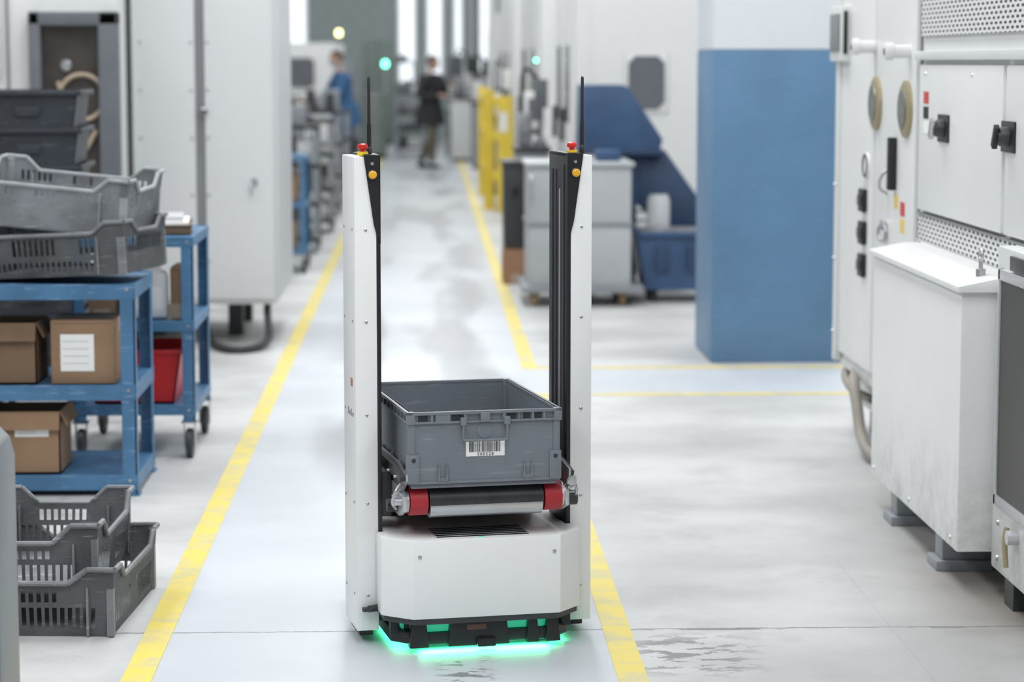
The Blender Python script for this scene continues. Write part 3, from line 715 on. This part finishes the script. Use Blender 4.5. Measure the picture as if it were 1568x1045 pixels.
# ------------------------------------------------------------------ right mid-ground
o=Obj('parts_cart')
o.box(.62,1.25,14.8,15.5,.12,.50,CART,bev=.01); o.box(.62,1.25,14.8,15.5,.51,.86,CART,bev=.01); o.box(.60,1.27,14.78,15.52,.86,.885,CART,bev=.006); o.box(.61,1.26,14.79,15.51,.495,.515,MGREY)
o.box(.58,1.32,14.75,15.55,.085,.125,MGREY,bev=.006)
for x in(.66,1.2):
    for y in(14.85,15.4): o.lathe([(.03,-.018),(.04,-.014),(.04,.014),(.03,.018)],(x,y,.04),(1,0,0),WOOD); o.box(x-.025,x+.025,y-.025,y+.025,.045,.09,WOOD)
o.box(.8,.95,14.9,15.2,.885,.93,PARTS,bev=.01); o.box(1.05,1.2,15.0,15.3,.885,.95,BINB,bev=.01); o.tube([(.63,14.78,.7),(.63,14.72,.7),(.63,14.72,.8),(.63,14.78,.8)],.01,STEEL); o.done()
o=Obj('waste_container'); o.box(.515,.665,16.3,16.75,.245,.80,DGREY,bev=.012,tap=.04); o.box(.505,.675,16.29,16.76,.79,.835,DGREY,bev=.012); o.box(.57,.61,16.285,16.3,.6,.66,BLACK,bev=.004); o.done()
carton('cardboard_box',.51,.67,16.3,16.7,0,.24,mat('cardboard_orange',(.36,.2,.12),.8))
o=Obj('chip_conveyor')
o.prism([(.99,.93),(1.50,.93),(1.52,1.0),(1.30,1.33),(1.27,1.35),(1.0,1.35)],'y',15.6,16.2,BINB,bev=.01)
o.box(.985,1.53,15.59,16.2,.90,.935,BINB2,bev=.006)
o.prism([(1.28,.92),(1.55,.92),(1.85,.5),(1.85,.36),(1.60,.36),(1.28,.66)],'y',15.72,16.15,BINB2,bev=.01)
o.box(1.30,1.36,15.7,16.1,0,.92,BINB2,bev=.006)
o.lathe([(.06,.40),(.075,.42),(.075,.60),(.06,.64)],(1.50,15.675,0),(0,0,1),CAB); o.box(1.43,1.57,15.61,15.75,.385,.41,CAB)
o.tube([(1.0,15.65,.9),(1.0,15.6,.5),(1.05,15.7,.1),(1.05,15.8,.02)],.02,HOSE)
o.done()
o=Obj('chip_bin'); 
o.prism([(1.36,.08),(1.80,.08),(1.88,.42),(1.30,.42)],'y',15.0,15.54,BINB,bev=.006); o.prism([(1.32,.41),(1.86,.41),(1.88,.44),(1.30,.44)],'y',14.98,15.55,BINB,bev=.004)
o.box(1.33,1.85,15.03,15.52,.435,.445,PARTS); o.box(1.42,1.5,14.97,15.0,.2,.36,BINB2,bev=.004); o.box(1.62,1.70,14.97,15.0,.2,.36,BINB2,bev=.004)
for x in(1.42,1.74):
    for y in(15.08,15.46): o.lathe([(.03,-.018),(.04,-.014),(.04,.014),(.03,.018)],(x,y,.04),(1,0,0),DGREY); o.box(x-.02,x+.02,y-.02,y+.02,.05,.09,DGREY)
o.done()

def cnc(name,x0,x1,y0,y1,h,m,side,win=True,wx=None):
    o=Obj(name); o.box(x0,x1,y0,y1,.1,h,m,bev=.02); o.box(x0+.06,x1-.06,y0+.06,y1-.06,0,.1,DGREY)
    ax=x1 if side>0 else x0; s_=side
    L=y1-y0
    for k,(a,b_) in enumerate(((.06,.46),(.54,.94))):
        o.box(*sorted((ax,ax+s_*.025)),y0+a*L,y0+b_*L,.25,h*.9,m,bev=.008)
        o.box(*sorted((ax+s_*.02,ax+s_*.03)),y0+(a+.08)*L,y0+(b_-.08)*L,1.05,1.62,GLASS if k==0 else FRAME,bev=.004)
        o.box(*sorted((ax+s_*.025,ax+s_*.06)),y0+(b_-.04)*L,y0+(b_-.02)*L,.9,1.15,DGREY,bev=.004)
    W=x1-x0
    o.box(x0+.06*W,x0+.48*W,y0-.02,y0,.25,h*.92,m,bev=.008); o.box(x0+.52*W,x0+.94*W,y0-.02,y0,.25,h*.92,m,bev=.008)
    o.box(x0+.485*W,x0+.515*W,y0-.006,y0,.25,h*.92,CABS)
    wa=wx or (x0+.58*W,x0+.86*W,1.15,1.55)
    if win:
        o.box(wa[0]-.03,wa[1]+.03,y0-.035,y0-.01,wa[2]-.03,wa[3]+.03,m,bev=.02)
        o.prism([(wa[0]+.05,wa[2]),(wa[1]-.05,wa[2]),(wa[1],wa[2]+.05),(wa[1],wa[3]-.05),(wa[1]-.05,wa[3]),(wa[0]+.05,wa[3]),(wa[0],wa[3]-.05),(wa[0],wa[2]+.05)],'y',y0-.045,y0-.03,FRAME)
    for z in(.35,.42,.49): o.box(x0+.12*W,x0+.4*W,y0-.028,y0-.018,z,z+.02,CABS)
    for z in(.5,1.2,1.8): o.lathe([(.012,0),(.01,.01)],(x0+.5*W,y0-.01,z),(0,-1,0),STEEL,seg=8)
    return o
cnc('milling_machine',1.06,3.0,17.4,19.6,2.5,MWHITE,-1,True,(1.44,1.70,1.16,1.54)).done()
cnc('milling_machine',1.0,3.0,21.5,25.5,2.4,MWHITE2,-1).done()
cnc('milling_machine',1.0,3.0,28.,33.,2.6,MWHITE,-1).done()
cnc('milling_machine',1.0,3.,35.5,39.5,2.2,MWHITE2,-1).done()
cnc('milling_machine',-3.4,-1.75,17.,21.5,2.2,MWHITE,1).done()
cnc('milling_machine',-3.4,-1.75,23.,27.5,1.9,MWHITE2,1).done()
cnc('milling_machine',-3.2,-1.25,33.,37.,1.75,MWHITE,1).done()
o=Obj('operator_console'); o.box(.82,1.0,20.0,20.3,.0,.9,MWHITE,bev=.01); o.box(.80,.98,19.95,20.2,.95,1.25,MWHITE,bev=.015); o.box(.83,.95,19.94,19.955,1.02,1.2,FRAME,bev=.004); o.box(.87,.95,20.05,20.15,.9,.96,MGREY); o.lathe([(.02,0),(.02,.25)],(.9,20.1,1.25),(0,0,1),ALU); o.lathe([(.010,0),(.010,.02)],(.9,20.1,1.5),(0,0,1),LAMPG); o.done()
def stand(name,x,y,w,h,top,seed):
    random.seed(seed); o=Obj(name)
    o.box(x,x+w,y,y+.5,.05,h*.62,random.choice((CAB,MGREY,CART)),bev=.01); o.box(x+.02,x+w-.02,y+.02,y+.48,0,.05,DGREY)
    o.box(x-.01,x+w+.01,y-.02,y+.52,h*.62,h*.65,DGREY,bev=.005)
    o.box(x+.03,x+w*.5,y+.1,y+.4,h*.65,h*.85,random.choice((FRAME,MWHITE,PARTS)),bev=.01)
    o.lathe([(.05,0),(.05,.04),(.02,.06),(.02,h*.3),(.045,h*.32),(.045,h*.38)],(x+w*.75,y+.2,h*.65),(0,0,1),random.choice((MWHITE,PARTS)),seg=14)
    o.box(x+w*.55,x+w*.95,y+.05,y+.1,h*.88,h*1.05,top,bev=.01); o.tube([(x+w*.2,y+.3,h*.8),(x+w*.25,y+.2,h*1.1),(x+w*.7,y+.2,h*1.05)],.015,HOSE)
    return o.done()
stand('inspection_stand',.68,18.6,.26,1.30,FRAME,11); stand('inspection_stand',.72,27.42,.24,1.35,MWHITE,12); stand('inspection_stand',.62,34.,.26,1.45,DGREY,13)
stand('inspection_stand',.36,36.5,.42,1.5,DGREY,14)
for y,mm in((31.,MWHITE),(40.5,FRAME)):
    o=Obj('support_column'); o.cyl((.83,y,0.02),(.83,y,5.85),.05,mm); o.lathe([(.09,0),(.09,.02),(.052,.03)],(.83,y,0),(0,0,1),mm); o.lathe([(.09,5.999),(.09,5.96),(.052,5.85)],(.83,y,0),(0,0,1),mm); o.done()
o=Obj('safety_barrier')
o.box(.575,.68,24.6,24.72,0,1.22,BYEL,bev=.012); o.box(.70,.86,24.2,24.3,.0,1.16,BYEL,bev=.012)
for z in(.35,.75,1.1): o.box(.66,.72,24.22,24.68,z-.04,z+.04,BYEL,bev=.01)
for z in(.35,.75,1.1): o.box(.60,.66,24.72,27.2,z-.04,z+.04,BYEL,bev=.01)
o.box(.575,.68,27.2,27.32,0,1.22,BYEL,bev=.012); o.box(.55,.70,24.57,24.75,0,.012,BYEL); o.box(.72,.80,24.195,24.2,.8,1.0,LABEL); o.done()

def rack(name,x0,x1,y0,y1,h,seed,dark=False):
    random.seed(seed); o=Obj(name)
    for x in(x0,x1-.04):
        for y in(y0,y1-.04): o.box(x,x+.04,y,y+.04,0,h,MGREY)
    for z in(.12,h*.4,h*.7,h):
        o.box(x0,x1,y0,y1,z-.03,z,DGREY)
        x=x0+.03
        while x<x1-.12:
            w=random.uniform(.08,.2); hh=random.uniform(.08,.24); k=random.random()
            if x+w>x1: break
            if k<.45: o.box(x,x+w,y0+.05,y0+.05+w,z,z+hh,random.choice((PARTS,DGREY,DBIN,MGREY)),bev=.01)
            elif k<.8: o.lathe([(w*.4,0),(w*.45,hh*.3),(w*.25,hh*.35),(w*.25,hh)],(x+w/2,y0+.05+w/2,z),(0,0,1),random.choice((PARTS,STEEL,DGREY)),seg=16)
            else: o.box(x,x+w,y0+.05,y0+.3,z,z+hh*.8,CARD if random.random()<.3 else CAB,bev=.006)
            x+=w+.01
    return o.done()
rack('parts_rack',-1.65,-.86,19.0,19.6,1.0,1); rack('parts_rack',-1.6,-.83,21.2,21.8,1.0,2); rack('parts_rack',-1.6,-.85,23.6,24.2,1.02,3); rack('parts_rack',-1.6,-.85,26.2,26.8,.98,8)
rack('parts_rack',-1.0,-.78,28.8,29.3,.55,4)
rack('parts_rack',-.5,-.05,39.5,40.1,1.0,5); rack('parts_rack',.3,.78,38.,38.6,1.05,6)
rack('parts_rack',-.55,-.2,42.0,42.6,1.5,9)
o=Obj('drawer_cabinet'); o.box(-1.02,-.63,37.6,38.2,0.06,1.02,GREENC,bev=.01); o.box(-1.0,-.65,37.65,38.15,0,.06,DGREY)
for k in range(8): z=.09+k*.115; o.box(-1.0,-.65,37.58,37.6,z,z+.09,GREENC,bev=.006); o.box(-1.01,-.64,37.585,37.6,z+.09,z+.115,DGREY); o.box(-.9,-.75,37.56,37.58,z+.065,z+.08,LABEL)
o.done()
def beacon(name,x,y,z1,m):
    o=Obj(name); o.lathe([(.12,0),(.12,.02),(.02,.03),(.02,z1-.12),(.03,z1-.1)],(x,y,0),(0,0,1),ALU,seg=14)
    o.lathe([(.03,0),(.036,.015),(.036,.075),(.025,.09)],(x,y,z1-.1),(0,0,1),m,seg=16); o.lathe([(.035,0),(.035,.02)],(x,y,z1-.01),(0,0,1),DGREY,seg=14); o.done()
beacon('signal_beacon',-.66,38.5,1.52,LAMPG); beacon('signal_beacon',-1.38,38.3,2.0,LAMPY)
for k,(a,b_,y,h,m) in enumerate(((-2.9,-1.25,43.,1.5,MGREY),(-1.15,-.6,44.,1.9,GREENC),(.35,.62,42.,1.6,FRAME),(.66,1.0,43.5,1.35,CAB),(1.3,2.6,42.,2.0,CAB))):
    o=Obj('storage_cabinet'); o.box(a,b_,y,y+.6,.08,h,m,bev=.01); o.box(a+.03,b_-.03,y+.03,y+.57,0,.08,DGREY)
    mid=(a+b_)/2; o.box(a+.02,mid-.005,y-.02,y,.1,h-.02,m,bev=.004); o.box(mid+.005,b_-.02,y-.02,y,.1,h-.02,m,bev=.004); o.box(mid-.05,mid-.03,y-.05,y-.02,h*.5,h*.6,STEEL); o.done()

# ------------------------------------------------------------------ people
def skin(o,pts,edges,radii,matfn,sub=2):
    me=D.meshes.new('tmp'); me.from_pydata(pts,edges,[]); ob=D.objects.new('tmp',me); COL.objects.link(ob)
    md=ob.modifiers.new('s','SKIN'); md.use_smooth_shade=True
    for i,rr in enumerate(radii):
        sv=me.skin_vertices[0].data[i]; sv.radius=(rr,rr) if not isinstance(rr,tuple) else rr; sv.use_root=(i==0)
    s2=ob.modifiers.new('ss','SUBSURF'); s2.levels=sub; s2.render_levels=sub
    dg=bpy.context.evaluated_depsgraph_get(); dg.update(); ev=D.meshes.new_from_object(ob.evaluated_get(dg))
    vs=[v.co.copy() for v in ev.vertices]; groups={}
    for p in ev.polygons: groups.setdefault(matfn(p.center),[]).append(list(p.vertices))
    base=len(o.v); o.v+=[o.T@v for v in vs]
    for m,fl in groups.items():
        for f in fl: o.f.append([base+i for i in f]); o.m.append(o.mi(m))
    D.objects.remove(ob); D.meshes.remove(me); D.meshes.remove(ev)
def hand(o,w,dirv,side,m,s=1.):
    w=Vector(w); d=Vector(dirv).normalized(); t=Vector(side).normalized(); nrm=d.cross(t).normalized()
    down=nrm if nrm.z<0 else -nrm
    pts=[w,w+d*.045*s,w+d*.085*s]; skin(o,[tuple(p) for p in pts],[(0,1),(1,2)],[.024*s,(.032*s),(.034*s)],lambda c:m,1)
    for k,L in enumerate((.068,.078,.072,.056)):
        b=w+d*.08*s+t*(.030-.020*k)*s
        p=[b-d*.02*s,b,b+d*L*.42*s+down*.010*s,b+d*L*.72*s+down*.028*s,b+d*L*.85*s+down*.048*s]
        skin(o,[tuple(q) for q in p],[(i,i+1) for i in range(4)],[.009*s,.0095*s,.009*s,.008*s,.007*s],lambda c:m,1)
    b=w+d*.03*s+t*.022*s; p=[b,b+t*.025*s+d*.018*s,b+t*.038*s+d*.042*s+down*.01*s,b+t*.036*s+d*.062*s+down*.022*s]
    skin(o,[tuple(q) for q in p],[(0,1),(1,2),(2,3)],[.012*s,.012*s,.010*s,.008*s],lambda c:m,1)
def head(o,c,yaw,pitch,hair,mask=False):
    old=o.T; o.T=old@Matrix.Translation(c)@Matrix.Rotation(yaw,4,'Z')@Matrix.Rotation(pitch,4,'X')
    def sh(v):
        if v.z<0: v=Vector((v.x*(1+v.z*2.2),v.y*(1+v.z*1.0)-.006,v.z))
        return v
    o.ball((0,0,0),.1,SKIN,(.76,.95,1.14),20,sh)
    o.prism([(-.012,-.035),(.012,-.035),(.005,.02),(-.005,.02)],'y',-.108,-.08,SKIN,bev=.004)
    for sx in(-1,1):
        o.ball((sx*.030,-.083,.008),.012,LABEL,(1.2,.6,.8),10); o.ball((sx*.030,-.090,.008),.006,EYE,seg=8)
        o.ball((sx*.030,-.086,.028),.014,hair,(1.4,.4,.3),8); o.ball((sx*.077,.005,-.005),.026,SKIN,(.35,.7,1.1),10)
    o.ball((0,-.083,-.060),.018,SKIN,(1.3,.5,.4),10)
    o.box(-.02,.02,-.09,-.086,-.062,-.058,EYE)
    def hs(v):
        if v.y<-.02 and v.z<.055: v=Vector((v.x*.9,v.y*.75,v.z))
        if v.z<-.04: v=Vector((v.x*.85,v.y*.9,-.04+(v.z+.04)*.4))
        return v
    o.ball((0,.014,.022),.1,hair,(.84,.98,1.06),20,hs)
    if mask: o.ball((0,-.045,-.055),.055,MASK,(1.05,1.0,.85),14)
    o.T=old
def person(name,loc,rz,J,top,bot,hem,hair,mask=False,S=1.,hy=0,hp=0,bulk=1.):
    o=Obj(name,loc,rz); o.T=Matrix.Scale(S,4)
    P=[(0,.0,.93),(0,.0,1.08),(0,-.0,1.24),(0,.01,1.38),(0,.0,1.47),(0,-.01,1.54)]
    lean=J.get('lean',0)
    P=[(x,y-lean*max(0,z-.93),z) for x,y,z in P]
    R=[(.155*bulk,.115*bulk),(.150*bulk,.115*bulk),(.175*bulk,.125*bulk),(.150*bulk,.10*bulk),(.058,.058),(.055,.055)]
    E=[(0,1),(1,2),(2,3),(3,4),(4,5)]
    def addc(root,pts,rr):
        prev=root
        for p,q in zip(pts,rr):
            P.append(p); R.append(q); E.append((prev,len(P)-1)); prev=len(P)-1
    sh=-lean*.43
    addc(3,[(-.185,sh,1.39),J['elL'],J['wrL']],[.075*bulk,.056*bulk,.038]); addc(3,[(.185,sh,1.39),J['elR'],J['wrR']],[.075*bulk,.056*bulk,.038])
    addc(0,[(-.095,0,.84),J['knL'],J['anL']],[.108,.075,.055]); addc(0,[(.095,0,.84),J['knR'],J['anR']],[.108,.075,.055])
    def mf(c):
        if c.z>1.47 and abs(c.x)<.09: return SKIN
        if c.z<hem and abs(c.x)<.30: return bot
        return top
    skin(o,P,E,R,mf,2)
    o.lathe([(.19*bulk,0),(.185*bulk,.10),(.165*bulk,.24),(.15*bulk,.3)],(0,0,hem-.04),(0,0,1),top,seg=24)
    c=Vector((0,sh-.005,1.455)); o.torus(c,(0,.2,1),.062,.022,top)
    hc=(0,-lean*.72-.02,1.645); head(o,hc,hy,hp,hair,mask)
    for w,e in(('wrL','elL'),('wrR','elR')):
        d=(Vector(J[w])-Vector(J[e])).normalized(); hand(o,Vector(J[w])-d*.005,d,(1,0,.2) if w=='wrL' else (-1,0,.2),SKIN)
    for a in('anL','anR'):
        A=Vector(J[a]); o.ball((A.x,A.y-.065,A.z-.045),.1,SHOE,(.48,1.38,.42),14,lambda v:Vector((v.x,v.y,max(v.z,-.034)))); 
    return o
J=dict(lean=.06,elL=(-.32,-.05,1.12),wrL=(-.15,-.30,1.14),elR=(.32,-.07,1.12),wrR=(.12,-.33,1.15),knL=(-.10,-.16,.49),anL=(-.09,-.10,.079),knR=(.10,.05,.47),anR=(.09,.30,.079))
o=person('person_walking',(.04,34.3,0),rad(48),J,JACK,KHAKI,.72,HAIR,S=.90,hy=rad(20),hp=rad(18),bulk=1.28)
o.box(-.07,.07,-.47,-.455,1.10,1.28,LABEL); o.box(-.06,.06,-.475,-.47,1.12,1.26,GREYP); o.done()
J=dict(lean=.16,elL=(-.25,-.20,1.15),wrL=(-.18,-.42,1.06),elR=(.25,-.20,1.15),wrR=(.16,-.44,1.08),knL=(-.10,-.03,.48),anL=(-.11,.02,.079),knR=(.10,-.02,.48),anR=(.11,.06,.079))
person('person_working',(-1.05,31.5,0),rad(-70),J,BLUEW,BLUEW,.78,HAIR,True,S=.93,hp=rad(22),bulk=1.1).done()
o=Obj('workbench'); o.box(-2.4,-1.56,31.0,32.2,.92,.97,CAB,bev=.01)
for x in(-2.36,-1.62):
    for y in(31.04,32.14): o.box(x,x+.05,y-.02,y+.03,0,.92,MGREY)
o.box(-2.0,-1.7,31.4,31.9,.97,1.15,ALU,bev=.02); o.lathe([(.05,0),(.06,.05),(.03,.06),(.03,.1)],(-1.66,31.4,.97),(0,0,1),PARTS); o.box(-2.38,-1.60,31.05,32.15,.30,.33,MGREY); o.done()

# ------------------------------------------------------------------ lights
FIX=mat('luminaire_housing',(.7,.72,.74),.5)
for x in(-4.5,0.,4.5):
    for y in(2.,10.,18.,26.,34.,42.):
        l=D.lights.new('ceiling_light','AREA'); l.shape='RECTANGLE'; l.size=1.6; l.size_y=6.; l.energy={2.:225,10.:225,18.:195,26.:165,34.:140,42.:120}[y]; l.color=(.98,.99,1)
        q=D.objects.new('ceiling_light',l); q.location=(x,y,5.85); COL.objects.link(q)
        o=Obj('ceiling_luminaire'); o.box(x-.85,x+.85,y-3.05,y+3.05,5.9,5.999,FIX); o.done()
w=D.worlds.new('world'); scn.world=w; w.use_nodes=True; w.node_tree.nodes['Background'].inputs[0].default_value=(.8,.9,1,1); w.node_tree.nodes['Background'].inputs[1].default_value=.4

# ------------------------------------------------------------------ camera
cd=D.cameras.new('camera'); cam=D.objects.new('camera',cd); COL.objects.link(cam); scn.camera=cam
cam.location=(0,0,1.5); cam.rotation_euler=(rad(90-6.6),0,rad(-2)); cd.lens=85; cd.sensor_width=36; cd.clip_end=200; cd.clip_start=.05
cd.dof.use_dof=True; cd.dof.focus_distance=6.15; cd.dof.aperture_fstop=3.0
scn.view_settings.view_transform='Standard'; scn.view_settings.look='None'; scn.view_settings.exposure=0.
